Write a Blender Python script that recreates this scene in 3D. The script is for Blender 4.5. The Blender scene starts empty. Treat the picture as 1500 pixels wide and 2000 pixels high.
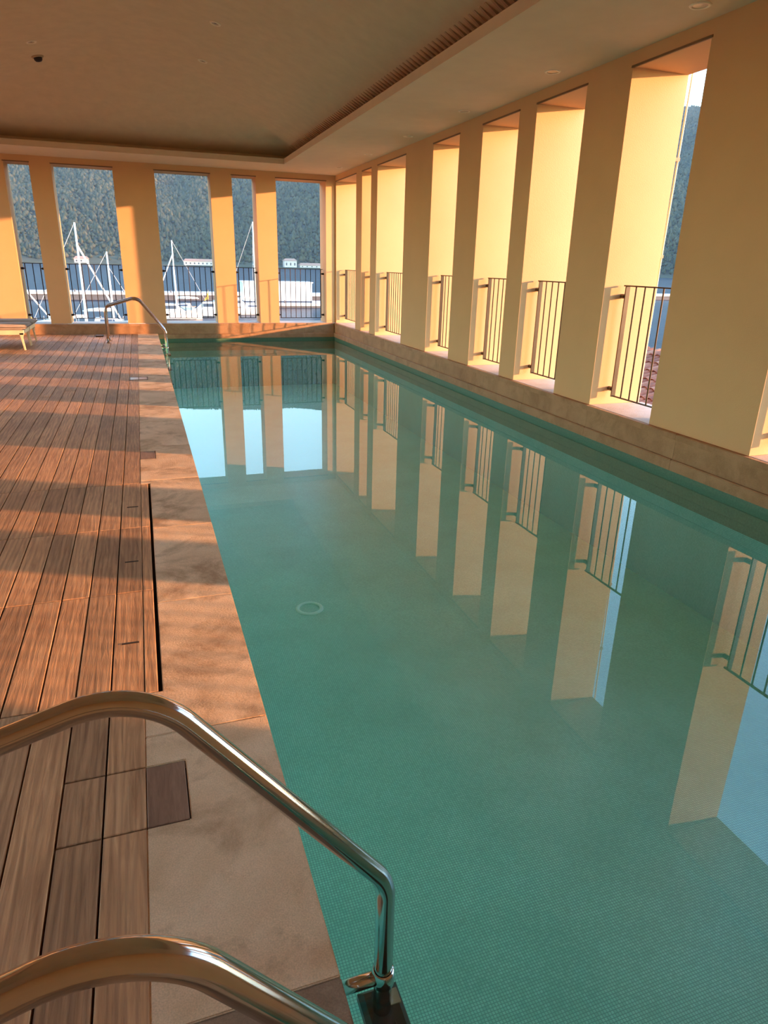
import bpy, bmesh, math, random
import numpy as np
from mathutils import Vector, Matrix
random.seed(7)
rng = np.random.default_rng(7)
S = bpy.context.scene
COL = S.collection
PI = math.pi

# ------------------------------------------------------------------ camera
EYE = Vector((0.0, 0.0, 1.45))
pitch, yaw, roll = math.radians(20.288), math.radians(19.562), math.radians(1.408)
fw = Vector((math.sin(yaw), math.cos(yaw), 0)); rt = Vector((math.cos(yaw), -math.sin(yaw), 0)); up = Vector((0, 0, 1))
f2 = math.cos(pitch) * fw - math.sin(pitch) * up
u2 = math.cos(pitch) * up + math.sin(pitch) * fw
r3 = math.cos(roll) * rt + math.sin(roll) * u2
u3 = math.cos(roll) * u2 - math.sin(roll) * rt
cam = bpy.data.cameras.new('camera'); cam_o = bpy.data.objects.new('camera', cam); COL.objects.link(cam_o)
cam.sensor_fit = 'VERTICAL'; cam.sensor_height = 36.0; cam.lens = 1308.15 / 2000 * 36.0
cam.clip_start = 0.02; cam.clip_end = 12000
M3 = Matrix((r3, u3, -f2)).transposed()
cam_o.matrix_world = Matrix.Translation(EYE) @ M3.to_4x4()
S.camera = cam_o

# ------------------------------------------------------------------ light
SUN_FROM = Vector((1.0, -0.46, 0.142)).normalized()
world = bpy.data.worlds.new('world'); S.world = world; world.use_nodes = True
wn = world.node_tree.nodes; wl = world.node_tree.links
wbg = wn['Background']
sky = wn.new('ShaderNodeTexSky'); sky.sky_type = 'NISHITA'; sky.sun_disc = False
sky.sun_elevation = math.asin(SUN_FROM.z); sky.sun_rotation = math.atan2(SUN_FROM.x, SUN_FROM.y)
sky.altitude = 0; sky.air_density = 1.0; sky.dust_density = 0.05; sky.ozone_density = 2.0
wl.new(sky.outputs['Color'], wbg.inputs['Color']); wbg.inputs['Strength'].default_value = 1.45
sun = bpy.data.lights.new('sun', 'SUN'); sun_o = bpy.data.objects.new('sun', sun); COL.objects.link(sun_o)
sun.energy = 11.4; sun.color = (1.0, 0.46, 0.21); sun.angle = math.radians(0.7)
sun_o.rotation_euler = (-SUN_FROM).to_track_quat('-Z', 'Y').to_euler(); sun_o.location = (30, -14, 12)

S.view_settings.view_transform = 'Standard'; S.view_settings.look = 'None'
S.view_settings.gamma = 1.0; S.view_settings.use_curve_mapping = False
S.view_settings.exposure = 0.22
S.cycles.max_bounces = 10; S.cycles.diffuse_bounces = 6; S.cycles.glossy_bounces = 4
S.cycles.transparent_max_bounces = 10; S.cycles.sample_clamp_indirect = 6.0
S.cycles.use_denoising = True

# ------------------------------------------------------------------ materials
MATS = {}
class NT:
    def __init__(s, name):
        s.m = bpy.data.materials.new(name); s.m.use_nodes = True
        s.n = s.m.node_tree.nodes; s.l = s.m.node_tree.links
        s.b = s.n['Principled BSDF']; MATS[name] = s.m
    def add(s, t, **k):
        x = s.n.new(t)
        for a, v in k.items(): setattr(x, a, v)
        return x
    def link(s, a, b): s.l.new(a, b)
    def setv(s, **k):
        for a, v in k.items(): s.b.inputs[a.replace('_', ' ')].default_value = v
    def pos(s, scale=(1, 1, 1), rand=False):
        g = s.add('ShaderNodeNewGeometry'); out = g.outputs['Position']
        if rand:
            oi = s.add('ShaderNodeObjectInfo'); mu = s.add('ShaderNodeVectorMath', operation='SCALE')
            cx = s.add('ShaderNodeCombineXYZ'); mm = s.add('ShaderNodeMath', operation='MULTIPLY'); mm.inputs[1].default_value = 37.0
            s.link(oi.outputs['Random'], mm.inputs[0])
            for i in range(3): s.link(mm.outputs[0], cx.inputs[i])
            ad = s.add('ShaderNodeVectorMath', operation='ADD'); s.link(out, ad.inputs[0]); s.link(cx.outputs[0], ad.inputs[1]); out = ad.outputs[0]
        mp = s.add('ShaderNodeMapping'); mp.inputs['Scale'].default_value = scale; s.link(out, mp.inputs['Vector'])
        return mp.outputs[0]
    def noise(s, vec, scale, detail=4, rough=0.55, dist=0.0):
        x = s.add('ShaderNodeTexNoise'); x.inputs['Scale'].default_value = scale; x.inputs['Detail'].default_value = detail
        x.inputs['Roughness'].default_value = rough; x.inputs['Distortion'].default_value = dist
        s.link(vec, x.inputs['Vector']); return x.outputs['Fac']
    def ramp(s, fac, *stops):
        x = s.add('ShaderNodeValToRGB'); e = x.color_ramp.elements
        while len(e) < len(stops): e.new(0.5)
        for i, (p, c) in enumerate(stops): e[i].position = p; e[i].color = (*c, 1) if len(c) == 3 else c
        s.link(fac, x.inputs['Fac']); return x.outputs['Color']
    def mix(s, fac, a, b, mode='MIX'):
        x = s.add('ShaderNodeMix', data_type='RGBA', blend_type=mode)
        for i, v in ((0, fac), (6, a), (7, b)):
            if hasattr(v, 'links') or hasattr(v, 'is_output'): s.link(v, x.inputs[i])
            else: x.inputs[i].default_value = v if i == 0 else (*v, 1)
        return x.outputs[2]
    def bump(s, h, strength, dist=0.01):
        x = s.add('ShaderNodeBump'); x.inputs['Strength'].default_value = strength; x.inputs['Distance'].default_value = dist
        s.link(h, x.inputs['Height']); s.link(x.outputs[0], s.b.inputs['Normal'])
    def base(s, c): s.link(c, s.b.inputs['Base Color'])

def simple(name, col, rough=0.6, metal=0.0, var=0.0, scale=8.0, bump=0.0, bscale=200.0):
    t = NT(name); t.setv(Roughness=rough, Metallic=metal)
    v = t.pos()
    n = t.noise(v, scale)
    a = tuple(max(0, c * (1 - var)) for c in col); b = tuple(min(1, c * (1 + var)) for c in col)
    t.base(t.ramp(n, (0.3, a), (0.7, b)))
    if bump: t.bump(t.noise(v, bscale, 3), bump, 0.004)
    return t.m

def mosaic(name, k):
    t = NT(name); t.setv(Roughness=0.35)
    pitch_m = 1 / 0.0125
    v = t.pos((pitch_m, pitch_m, pitch_m))
    fr = t.add('ShaderNodeVectorMath', operation='FRACTION'); t.link(v, fr.inputs[0])
    fl = t.add('ShaderNodeVectorMath', operation='FLOOR'); t.link(v, fl.inputs[0])
    sx = t.add('ShaderNodeSeparateXYZ'); t.link(fr.outputs[0], sx.inputs[0])
    def edge(o):
        a = t.add('ShaderNodeMath', operation='SUBTRACT'); t.link(o, a.inputs[0]); a.inputs[1].default_value = 0.5
        b = t.add('ShaderNodeMath', operation='ABSOLUTE'); t.link(a.outputs[0], b.inputs[0])
        c_ = t.add('ShaderNodeMath', operation='GREATER_THAN'); t.link(b.outputs[0], c_.inputs[0]); c_.inputs[1].default_value = 0.40
        return c_.outputs[0]
    geo = t.add('ShaderNodeNewGeometry'); sn = t.add('ShaderNodeSeparateXYZ'); t.link(geo.outputs['True Normal'], sn.inputs[0])
    tot = None
    for i in range(3):
        # a joint counts only across axes lying in the surface
        ab = t.add('ShaderNodeMath', operation='ABSOLUTE'); t.link(sn.outputs[i], ab.inputs[0])
        lt = t.add('ShaderNodeMath', operation='LESS_THAN'); t.link(ab.outputs[0], lt.inputs[0]); lt.inputs[1].default_value = 0.5
        mu = t.add('ShaderNodeMath', operation='MULTIPLY'); t.link(edge(sx.outputs[i]), mu.inputs[0]); t.link(lt.outputs[0], mu.inputs[1])
        if tot is None: tot = mu.outputs[0]
        else:
            mx = t.add('ShaderNodeMath', operation='MAXIMUM'); t.link(tot, mx.inputs[0]); t.link(mu.outputs[0], mx.inputs[1]); tot = mx.outputs[0]
    wh = t.add('ShaderNodeTexWhiteNoise', noise_dimensions='3D'); t.link(fl.outputs[0], wh.inputs['Vector'])
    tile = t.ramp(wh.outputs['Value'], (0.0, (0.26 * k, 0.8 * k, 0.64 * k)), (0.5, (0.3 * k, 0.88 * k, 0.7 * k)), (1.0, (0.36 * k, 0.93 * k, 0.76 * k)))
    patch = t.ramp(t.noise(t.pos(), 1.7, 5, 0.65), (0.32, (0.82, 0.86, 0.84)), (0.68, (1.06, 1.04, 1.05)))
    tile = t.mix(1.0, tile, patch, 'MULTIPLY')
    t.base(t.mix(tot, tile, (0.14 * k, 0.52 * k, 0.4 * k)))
def make_materials():
    simple('wall_plaster', (0.68, 0.42, 0.20), 0.85, var=0.03, scale=2.0, bump=0.35, bscale=120)
    simple('facade_plaster', (0.68, 0.42, 0.20), 0.85, var=0.04, scale=2.0, bump=0.2, bscale=120)
    simple('ceiling_plaster', (0.62, 0.50, 0.33), 0.9, var=0.05, scale=6.0, bump=0.12, bscale=140)
    simple('soffit_plaster', (0.68, 0.55, 0.37), 0.9, var=0.03, scale=5.0, bump=0.12, bscale=140)
    simple('vent_brown', (0.46, 0.35, 0.23), 0.8, var=0.05)
    simple('bead_dark', (0.20, 0.12, 0.06), 0.6, var=0.05)
    simple('black_metal', (0.028, 0.022, 0.020), 0.45, 0.5, var=0.1)
    simple('bronze_metal', (0.09, 0.06, 0.035), 0.42, 0.6, var=0.1)
    simple('steel', (0.56, 0.54, 0.51), 0.12, 1.0, var=0.04, scale=30)
    simple('steel_plate', (0.42, 0.36, 0.30), 0.35, 1.0, var=0.08, scale=30)
    simple('black_plastic', (0.018, 0.020, 0.018), 0.35, var=0.1)
    simple('tan_pad', (0.34, 0.28, 0.17), 0.6, var=0.08, scale=40)
    simple('white_trim', (0.80, 0.70, 0.52), 0.5, var=0.02)
    simple('lens', (0.62, 0.50, 0.34), 0.25, var=0.02)
    simple('dark_recess', (0.035, 0.022, 0.014), 0.7, var=0.1)
    simple('cream_metal', (0.86, 0.70, 0.44), 0.45, var=0.02)
    simple('taupe_fabric', (0.30, 0.25, 0.22), 0.9, var=0.06, scale=60, bump=0.2, bscale=600)
    simple('sub_floor', (0.020, 0.014, 0.010), 0.9, var=0.1)
    simple('gel_white', (0.82, 0.82, 0.82), 0.3, var=0.02)
    simple('mast_alu', (0.82, 0.80, 0.76), 0.35, 0.0, var=0.02)
    simple('rope', (0.70, 0.68, 0.64), 0.6, var=0.02)
    simple('boat_dark', (0.05, 0.07, 0.11), 0.3, var=0.1)
    simple('teak', (0.36, 0.23, 0.12), 0.6, var=0.1)
    simple('sail_white', (0.85, 0.83, 0.78), 0.8, var=0.03)
    simple('flag_yellow', (0.55, 0.33, 0.06), 0.8, var=0.05)
    simple('concrete', (0.62, 0.56, 0.52), 0.85, var=0.08, scale=1.5)
    simple('concrete_dark', (0.12, 0.11, 0.11), 0.85, var=0.1, scale=1.5)
    simple('house_wall', (0.62, 0.56, 0.50), 0.9, var=0.03, scale=0.2)
    simple('house_orange', (0.60, 0.40, 0.27), 0.9, var=0.03, scale=0.2)
    simple('far_roof', (0.42, 0.24, 0.17), 0.9, var=0.06, scale=0.3)
    simple('window_dark', (0.05, 0.06, 0.08), 0.2, var=0.05)
    simple('stone_quay', (0.45, 0.42, 0.38), 0.9, var=0.1, scale=0.5)
    # stone
    def stone(name, lo, hi, stain, rough=0.7):
        t = NT(name); t.setv(Roughness=rough)
        v = t.pos(rand=True)
        c = t.ramp(t.noise(v, 3.2, 6, 0.62, 0.6), (0.34, lo), (0.66, hi))
        n2 = t.noise(v, 3.4, 6, 0.68, 0.4)
        f = t.ramp(n2, (0.48, (0, 0, 0)), (0.66, (0.9, 0.9, 0.9)))
        c = t.mix(f, c, stain)
        gr = t.ramp(t.noise(v, 260, 2), (0.3, (0.78, 0.78, 0.78)), (0.7, (1.08, 1.08, 1.08)))
        c = t.mix(0.8, c, gr, 'MULTIPLY'); t.base(c)
        t.bump(t.noise(v, 110, 5, 0.7), 0.75, 0.008); return t.m
    stone('coping_stone', (0.74, 0.50, 0.285), (0.92, 0.67, 0.42), (0.44, 0.26, 0.13))
    stone('coping_brown', (0.30, 0.19, 0.11), (0.38, 0.25, 0.15), (0.22, 0.13, 0.07))
    stone('plinth_stone', (0.40, 0.215, 0.095), (0.50, 0.28, 0.135), (0.33, 0.165, 0.065), 0.55)
    stone('sill_stone', (0.62, 0.51, 0.42), (0.70, 0.60, 0.50), (0.58, 0.46, 0.36), 0.5)
    # wood
    t = NT('deck_wood'); t.setv(Roughness=0.62)
    v = t.pos((1, 0.055, 1), rand=True)
    g1 = t.noise(v, 60, 6, 0.65, 0.8)
    v2 = t.pos((1, 0.10, 1), rand=True)
    wv = t.add('ShaderNodeTexWave', wave_type='BANDS', bands_direction='X'); wv.inputs['Scale'].default_value = 13; wv.inputs['Distortion'].default_value = 9
    wv.inputs['Detail'].default_value = 3; wv.inputs['Detail Scale'].default_value = 1.1; t.link(v2, wv.inputs['Vector'])
    c1 = t.ramp(g1, (0.30, (0.34, 0.185, 0.088)), (0.55, (0.56, 0.325, 0.162)), (0.78, (0.70, 0.435, 0.23)))
    c2 = t.ramp(wv.outputs['Fac'], (0.0, (0.66, 0.62, 0.58)), (0.5, (1, 1, 1)), (1.0, (1.1, 1.08, 1.05)))
    c = t.mix(0.55, c1, c2, 'MULTIPLY')
    oi = t.add('ShaderNodeObjectInfo')
    tone = t.ramp(oi.outputs['Random'], (0.0, (0.78, 0.76, 0.75)), (0.5, (1.0, 1.0, 1.0)), (1.0, (1.18, 1.12, 1.06)))
    c = t.mix(1.0, c, tone, 'MULTIPLY')
    vb = t.pos(); blot = t.ramp(t.noise(vb, 1.6, 4), (0.35, (0.82, 0.80, 0.80)), (0.65, (1.08, 1.08, 1.08)))
    c = t.mix(1.0, c, blot, 'MULTIPLY'); t.base(c)
    t.bump(g1, 0.75, 0.005)
    # wood for the inlays (darker, redder)
    t = NT('inlay_wood'); t.setv(Roughness=0.6)
    v = t.pos((1, 0.12, 1), rand=True); g1 = t.noise(v, 70, 6, 0.65, 0.6)
    wv = t.add('ShaderNodeTexWave', wave_type='RINGS'); wv.inputs['Scale'].default_value = 16; wv.inputs['Distortion'].default_value = 6
    t.link(v, wv.inputs['Vector'])
    c = t.mix(0.5, t.ramp(g1, (0.3, (0.22, 0.125, 0.075)), (0.7, (0.36, 0.22, 0.14))), t.ramp(wv.outputs['Fac'], (0, (0.7, 0.65, 0.62)), (1, (1.05, 1.05, 1.05))), 'MULTIPLY')
    t.base(c); t.bump(g1, 0.25, 0.003)
    # mosaic
    mosaic('pool_mosaic', 1.0); mosaic('shaded_wall_mosaic', 0.56)  # side wall copy is darker: underwater dimming put into the tile colour
    simple('drain_ring', (0.50, 0.95, 0.80), 0.4, var=0.05)
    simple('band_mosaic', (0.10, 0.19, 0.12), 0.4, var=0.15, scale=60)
    # water of the pool: clear, mirror-like by angle
    t = NT('pool_water')
    t.n.remove(t.b)
    out = t.n['Material Output']
    tr = t.add('ShaderNodeBsdfTransparent'); tr.inputs['Color'].default_value = (0.92, 1.0, 0.995, 1)
    gl = t.add('ShaderNodeBsdfGlossy'); gl.inputs['Roughness'].default_value = 0.0
    gl.inputs['Color'].default_value = (0.97, 0.99, 0.97, 1)
    fz = t.add('ShaderNodeFresnel')
    gb = t.add('ShaderNodeNewGeometry'); ir = t.add('ShaderNodeMapRange'); ir.inputs['To Min'].default_value = 1.42; ir.inputs['To Max'].default_value = 1 / 1.42
    t.link(gb.outputs['Backfacing'], ir.inputs['Value']); t.link(ir.outputs[0], fz.inputs['IOR'])   # same mirror strength from above and below
    mxs = t.add('ShaderNodeMixShader')
    v = t.pos((1, 1, 1))
    nz = t.noise(v, 2.2, 2, 0.4); nz2 = t.noise(v, 30.0, 2, 0.5)
    ad = t.add('ShaderNodeMath', operation='MULTIPLY_ADD'); t.link(nz2, ad.inputs[0]); ad.inputs[1].default_value = 0.012; t.link(nz, ad.inputs[2])
    bp = t.add('ShaderNodeBump'); bp.inputs['Strength'].default_value = 0.014; bp.inputs['Distance'].default_value = 0.012; t.link(ad.outputs[0], bp.inputs['Height'])
    t.link(bp.outputs[0], gl.inputs['Normal'])
    pw = t.add('ShaderNodeMath', operation='POWER'); t.link(fz.outputs[0], pw.inputs[0]); pw.inputs[1].default_value = 0.65
    sc_ = t.add('ShaderNodeMath', operation='MULTIPLY'); t.link(pw.outputs[0], sc_.inputs[0]); sc_.inputs[1].default_value = 0.50
    t.link(sc_.outputs[0], mxs.inputs[0]); t.link(tr.outputs[0], mxs.inputs[1]); t.link(gl.outputs[0], mxs.inputs[2]); t.link(mxs.outputs[0], out.inputs['Surface'])
    # sea
    t = NT('sea_water'); t.setv(Roughness=0.3); t.b.inputs['Specular IOR Level'].default_value = 0.03
    v = t.pos((0.06, 0.35, 1))
    t.base(t.ramp(t.noise(v, 0.35, 4), (0.3, (0.010, 0.018, 0.032)), (0.7, (0.020, 0.034, 0.055))))
    t.bump(t.noise(t.pos((1, 2.2, 1)), 1.1, 4, 0.6), 0.5, 0.25)
    # forest
    t = NT('forest'); t.setv(Roughness=0.9); t.b.inputs['Specular IOR Level'].default_value = 0.1
    at = t.add('ShaderNodeAttribute', attribute_name='tint')
    t.base(t.ramp(at.outputs['Fac'], (0.0, (0.030, 0.042, 0.028)), (0.45, (0.055, 0.068, 0.038)), (0.8, (0.100, 0.098, 0.052)), (1.0, (0.19, 0.135, 0.078))))
    t = NT('hill_ground'); t.setv(Roughness=0.95)
    t.base(t.ramp(t.noise(t.pos(), 0.02, 6, 0.65), (0.35, (0.035, 0.048, 0.028)), (0.6, (0.06, 0.068, 0.04)), (0.75, (0.13, 0.11, 0.08))))
    # clay tile
    t = NT('clay_tile'); t.setv(Roughness=0.8)
    oi = t.add('ShaderNodeObjectInfo')
    c = t.ramp(oi.outputs['Random'], (0, (0.26, 0.085, 0.045)), (0.6, (0.42, 0.15, 0.08)), (1, (0.55, 0.27, 0.16)))
    c = t.mix(0.7, c, t.ramp(t.noise(t.pos(), 14, 5), (0.3, (0.6, 0.6, 0.6)), (0.7, (1.1, 1.1, 1.1))), 'MULTIPLY'); t.base(c)
make_materials()

# ------------------------------------------------------------------ mesh helpers
class MB:
    def __init__(s): s.v = []; s.f = []
    def quad(s, *p):
        i = len(s.v); s.v += [tuple(x) for x in p]; s.f.append(tuple(range(i, i + len(p)))); return s
    def box(s, x0, x1, y0, y1, z0, z1):
        i = len(s.v)
        s.v += [(x, y, z) for z in (z0, z1) for x, y in ((x0, y0), (x1, y0), (x1, y1), (x0, y1))]
        s.f += [(i, i+3, i+2, i+1), (i+4, i+5, i+6, i+7), (i, i+1, i+5, i+4), (i+1, i+2, i+6, i+5), (i+2, i+3, i+7, i+6), (i+3, i, i+4, i+7)]
        return s
    def chamfer_box(s, x0, x1, y0, y1, z0, z1, c):
        i = len(s.v)
        for (a, z) in ((0, z0), (0, z1 - c), (c, z1)):
            s.v += [(x0+a, y0+a, z), (x1-a, y0+a, z), (x1-a, y1-a, z), (x0+a, y1-a, z)]
        s.f += [(i, i+3, i+2, i+1), (i+8, i+9, i+10, i+11)]
        for k in (0, 4):
            for j in range(4):
                a, b = i+k+j, i+k+(j+1) % 4; s.f.append((a, b, b+4, a+4))
        return s
    def hexa(s, p):  # 8 points bottom 4 then top 4
        i = len(s.v); s.v += [tuple(x) for x in p]
        s.f += [(i, i+3, i+2, i+1), (i+4, i+5, i+6, i+7), (i, i+1, i+5, i+4), (i+1, i+2, i+6, i+5), (i+2, i+3, i+7, i+6), (i+3, i, i+4, i+7)]
        return s
    def tube(s, pts, r, n=10, cap=True):
        pts = [Vector(p) for p in pts]; m = len(pts)
        rad = r if isinstance(r, (list, tuple)) else [r] * m
        t0 = (pts[1] - pts[0]).normalized()
        ref = Vector((0, 0, 1)) if abs(t0.z) < 0.9 else Vector((1, 0, 0))
        nrm = t0.cross(ref).normalized(); base = len(s.v); prev = t0
        for k in range(m):
            if k == 0: t = t0
            elif k == m - 1: t = (pts[k] - pts[k-1]).normalized()
            else: t = ((pts[k+1] - pts[k]).normalized() + (pts[k] - pts[k-1]).normalized()).normalized()
            q = prev.rotation_difference(t); nrm = (q @ nrm); nrm = (nrm - t * nrm.dot(t)).normalized(); prev = t
            b = t.cross(nrm)
            for j in range(n):
                a = 2 * PI * j / n; s.v.append(tuple(pts[k] + rad[k] * (math.cos(a) * nrm + math.sin(a) * b)))
        for k in range(m - 1):
            for j in range(n):
                a = base + k*n + j; b = base + k*n + (j+1) % n; s.f.append((a, b, b+n, a+n))
        if cap:
            s.f.append(tuple(base + j for j in range(n))[::-1]); s.f.append(tuple(base + (m-1)*n + j for j in range(n)))
        return s
    def lathe(s, prof, n=24, M=None):
        base = len(s.v); m = len(prof)
        for r, z in prof:
            for j in range(n):
                p = Vector((r * math.cos(2*PI*j/n), r * math.sin(2*PI*j/n), z)); s.v.append(tuple(M @ p if M else p))
        for k in range(m - 1):
            for j in range(n):
                a = base + k*n + j; b = base + k*n + (j+1) % n; s.f.append((a, b, b+n, a+n))
        return s
    def prism(s, poly, z0, z1):
        i = len(s.v); n = len(poly)
        s.v += [(x, y, z0) for x, y in poly] + [(x, y, z1) for x, y in poly]
        s.f.append(tuple(range(i + n - 1, i - 1, -1))); s.f.append(tuple(range(i + n, i + 2*n)))
        for j in range(n):
            a, b = i + j, i + (j+1) % n; s.f.append((a, b, b+n, a+n))
        return s
    def mesh(s, name):
        me = bpy.data.meshes.new(name); me.from_pydata(s.v, [], s.f); me.update(); return me
    def build(s, name, mat, parent=None, smooth=False, bevel=0.0, loc=None):
        me = s.mesh(name); bm = bmesh.new(); bm.from_mesh(me)
        bmesh.ops.recalc_face_normals(bm, faces=bm.faces)
        if bevel: bmesh.ops.bevel(bm, geom=list(bm.edges), offset=bevel, segments=2, affect='EDGES', clamp_overlap=True)
        bm.to_mesh(me); bm.free()
        me.materials.append(MATS[mat])
        if smooth:
            for p in me.polygons: p.use_smooth = True
        return obj(name, me, parent, loc)
def obj(name, me, parent=None, loc=None):
    o = bpy.data.objects.new(name, me); COL.objects.link(o)
    if parent is not None: o.parent = parent
    if loc is not None: o.location = loc
    return o
def tag(o, label, cat, group=None):
    o['label'] = label; o['category'] = cat
    if group: o['group'] = group
    return o
def thing(name, label, cat, loc=(0, 0, 0), rz=0.0, group=None):
    o = bpy.data.objects.new(name, None); COL.objects.link(o); o.location = loc; o.rotation_euler = (0, 0, rz); o.empty_display_size = 0.1
    return tag(o, label, cat, group)
def struct(o): o['kind'] = 'structure'; return o
def fillet(pts, rads, seg=8):
    out = [Vector(pts[0])]
    for i in range(1, len(pts) - 1):
        a, b, c = Vector(pts[i-1]), Vector(pts[i]), Vector(pts[i+1]); r = rads[i]
        u, w = (a - b).normalized(), (c - b).normalized(); ang = u.angle(w)
        d = r / math.tan(ang / 2); p, q = b + u * d, b + w * d
        cen = b + (u + w).normalized() * (r / math.sin(ang / 2))
        for k in range(seg + 1):
            v = (p - cen).lerp(q - cen, k / seg); v = v.normalized() * r; out.append(cen + v)
    out.append(Vector(pts[-1])); return out
def copy_tree(o, parent=None):
    c = o.copy(); COL.objects.link(c); c.parent = parent
    for ch in list(o.children): copy_tree(ch, c)
    return c

# ------------------------------------------------------------------ dimensions (metres, deck level z = 0)
XL, XR, YF, YB = -3.95, 4.086, -0.60, 15.04
XO, YO = 4.67, 15.57                      # outer faces
ZS, ZT, ZC = 0.20, 3.05, 3.163            # sill, lintel, soffit
ZW = -0.15                                # pool water
XP, XW = 0.274, -0.117                    # pool edge, end of the boards
RIGHT = [(13.536, 15.00), (12.613, 13.159), (10.886, 12.259), (8.934, 9.798), (7.408, 8.275), (6.174, 7.046), (4.661, 5.533), (2.39, 3.584), (1.44, 2.05), (-0.19, 1.18)]
BACK = [(-3.60, -2.60), (-2.119, -1.701), (-1.336, -0.279), (0.473, 1.518), (1.94, 2.417), (2.825, 3.876)]

# ------------------------------------------------------------------ walls
def wall_with_openings(name, spans, lo, hi, axis):
    m = MB(); inv = sorted(spans); cur = lo; piers = []
    for a, b in inv: piers.append((cur, a)); cur = b
    piers.append((cur, hi))
    def bx(a, b, z0, z1):
        if axis == 'y': m.box(XR, XO, a, b, z0, z1)
        elif axis == 'l': m.box(XL - 0.58, XL, a, b, z0, z1)
        else: m.box(a, b, YB, YO, z0, z1)
    for a, b in piers: bx(a, b, ZS, ZT)
    bx(lo, hi, ZT, 4.6); bx(lo, hi, -6.45, 0.15)
    return struct(m.build(name, 'wall_plaster'))
wall_r = wall_with_openings('wall_right', RIGHT, YF - 0.3, YO, 'y')
wall_b = wall_with_openings('wall_back', BACK, XL - 0.3, XR, 'x')
wall_l = wall_with_openings('wall_left', RIGHT, YF - 0.3, YB, 'l')  # unseen wall, its openings and sills added to let cool sky light in
for a, b in RIGHT: MB().chamfer_box(XL - 0.63, XL - 0.002, a + 0.001, b - 0.001, 0.152, ZS, 0.004).build('window_sill', 'sill_stone', wall_l)
struct(MB().box(XL, XR, YF - 0.3, YF, -0.3, 4.6).build('wall_rear', 'wall_plaster'))
# sills and the dark bead along each lintel
for a, b in RIGHT:
    MB().chamfer_box(XR + 0.002, XO + 0.05, a + 0.001, b - 0.001, 0.152, ZS, 0.004).build('window_sill', 'sill_stone', wall_r)
    MB().box(XR - 0.006, XR + 0.010, a - 0.012, b + 0.012, ZT - 0.006, ZT + 0.012).build('lintel_bead', 'bead_dark', wall_r)
for a, b in BACK:
    MB().chamfer_box(a + 0.001, b - 0.001, YB + 0.002, YO + 0.05, 0.152, ZS, 0.004).build('window_sill', 'sill_stone', wall_b)
    MB().box(a - 0.012, b + 0.012, YB - 0.006, YB + 0.010, ZT - 0.006, ZT + 0.012).build('lintel_bead', 'bead_dark', wall_b)
# stone plinth under the openings: capping, face slabs and lower lip, laid in lengths
pl_r = struct(MB().box(XR - 0.03, XR, YF, YB - 0.045, -0.12, 0.15).build('trim_1', 'plinth_stone'))
pl_b = struct(MB().box(XL, XR - 0.05, YB - 0.03, YB, -0.12, 0.15).build('trim_2', 'plinth_stone'))
y = YF; g = 0.0012
while y < YB - 0.06:
    y1 = min(y + 1.22, YB - 0.045)
    MB().chamfer_box(XR - 0.044, XR + 0.0, y + g, y1 - g, 0.150, ZS - 0.002, 0.006).build('capping_slab', 'plinth_stone', pl_r)
    MB().box(XR - 0.036, XR - 0.028, y + g, y1 - g, -0.008, 0.149).build('face_slab', 'plinth_stone', pl_r)
    MB().chamfer_box(XR - 0.055, XR - 0.02, y + g, y1 - g, -0.105, -0.014, 0.008).build('lip_slab', 'plinth_stone', pl_r)
    y = y1
x = XL
while x < XR - 0.06:
    x1 = min(x + 1.22, XR - 0.056)
    MB().chamfer_box(x + g, x1 - g, YB - 0.044, YB, 0.150, ZS - 0.002, 0.006).build('capping_slab', 'plinth_stone', pl_b)
    MB().box(x + g, x1 - g, YB - 0.036, YB - 0.028, 0.002 if x1 < XP else -0.008, 0.149).build('face_slab', 'plinth_stone', pl_b)
    if x1 > XP: MB().chamfer_box(max(x, XP) + g, x1 - g, YB - 0.055, YB - 0.02, -0.105, -0.014, 0.008).build('lip_slab', 'plinth_stone', pl_b)
    x = x1

# ------------------------------------------------------------------ ceiling: flat soffit round a vaulted coffer
CX0, CX1, CY0, CY1 = -2.63, 2.77, 0.70, 13.85      # lip of the coffer
CH = 0.34                                          # light channel behind the lip
def vault_z(x, y):
    d = min(x - (CX0 - CH), (CX1 + CH) - x, y - (CY0 - CH), (CY1 + CH) - y); D = (CX1 - CX0) / 2 + CH
    d = max(0.0, min(1.0, d / D)); return 3.34 + 0.80 * (1 - (1 - d) ** 1.9)
sof = MB()
for bx in ((XL, CX0, YF, YB), (CX1, XR, YF, YB), (CX0, CX1, YF, CY0), (CX0, CX1, CY1, YB)):
    sof.quad((bx[0], bx[2], ZC), (bx[0], bx[3], ZC), (bx[1], bx[3], ZC), (bx[1], bx[2], ZC))
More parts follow.
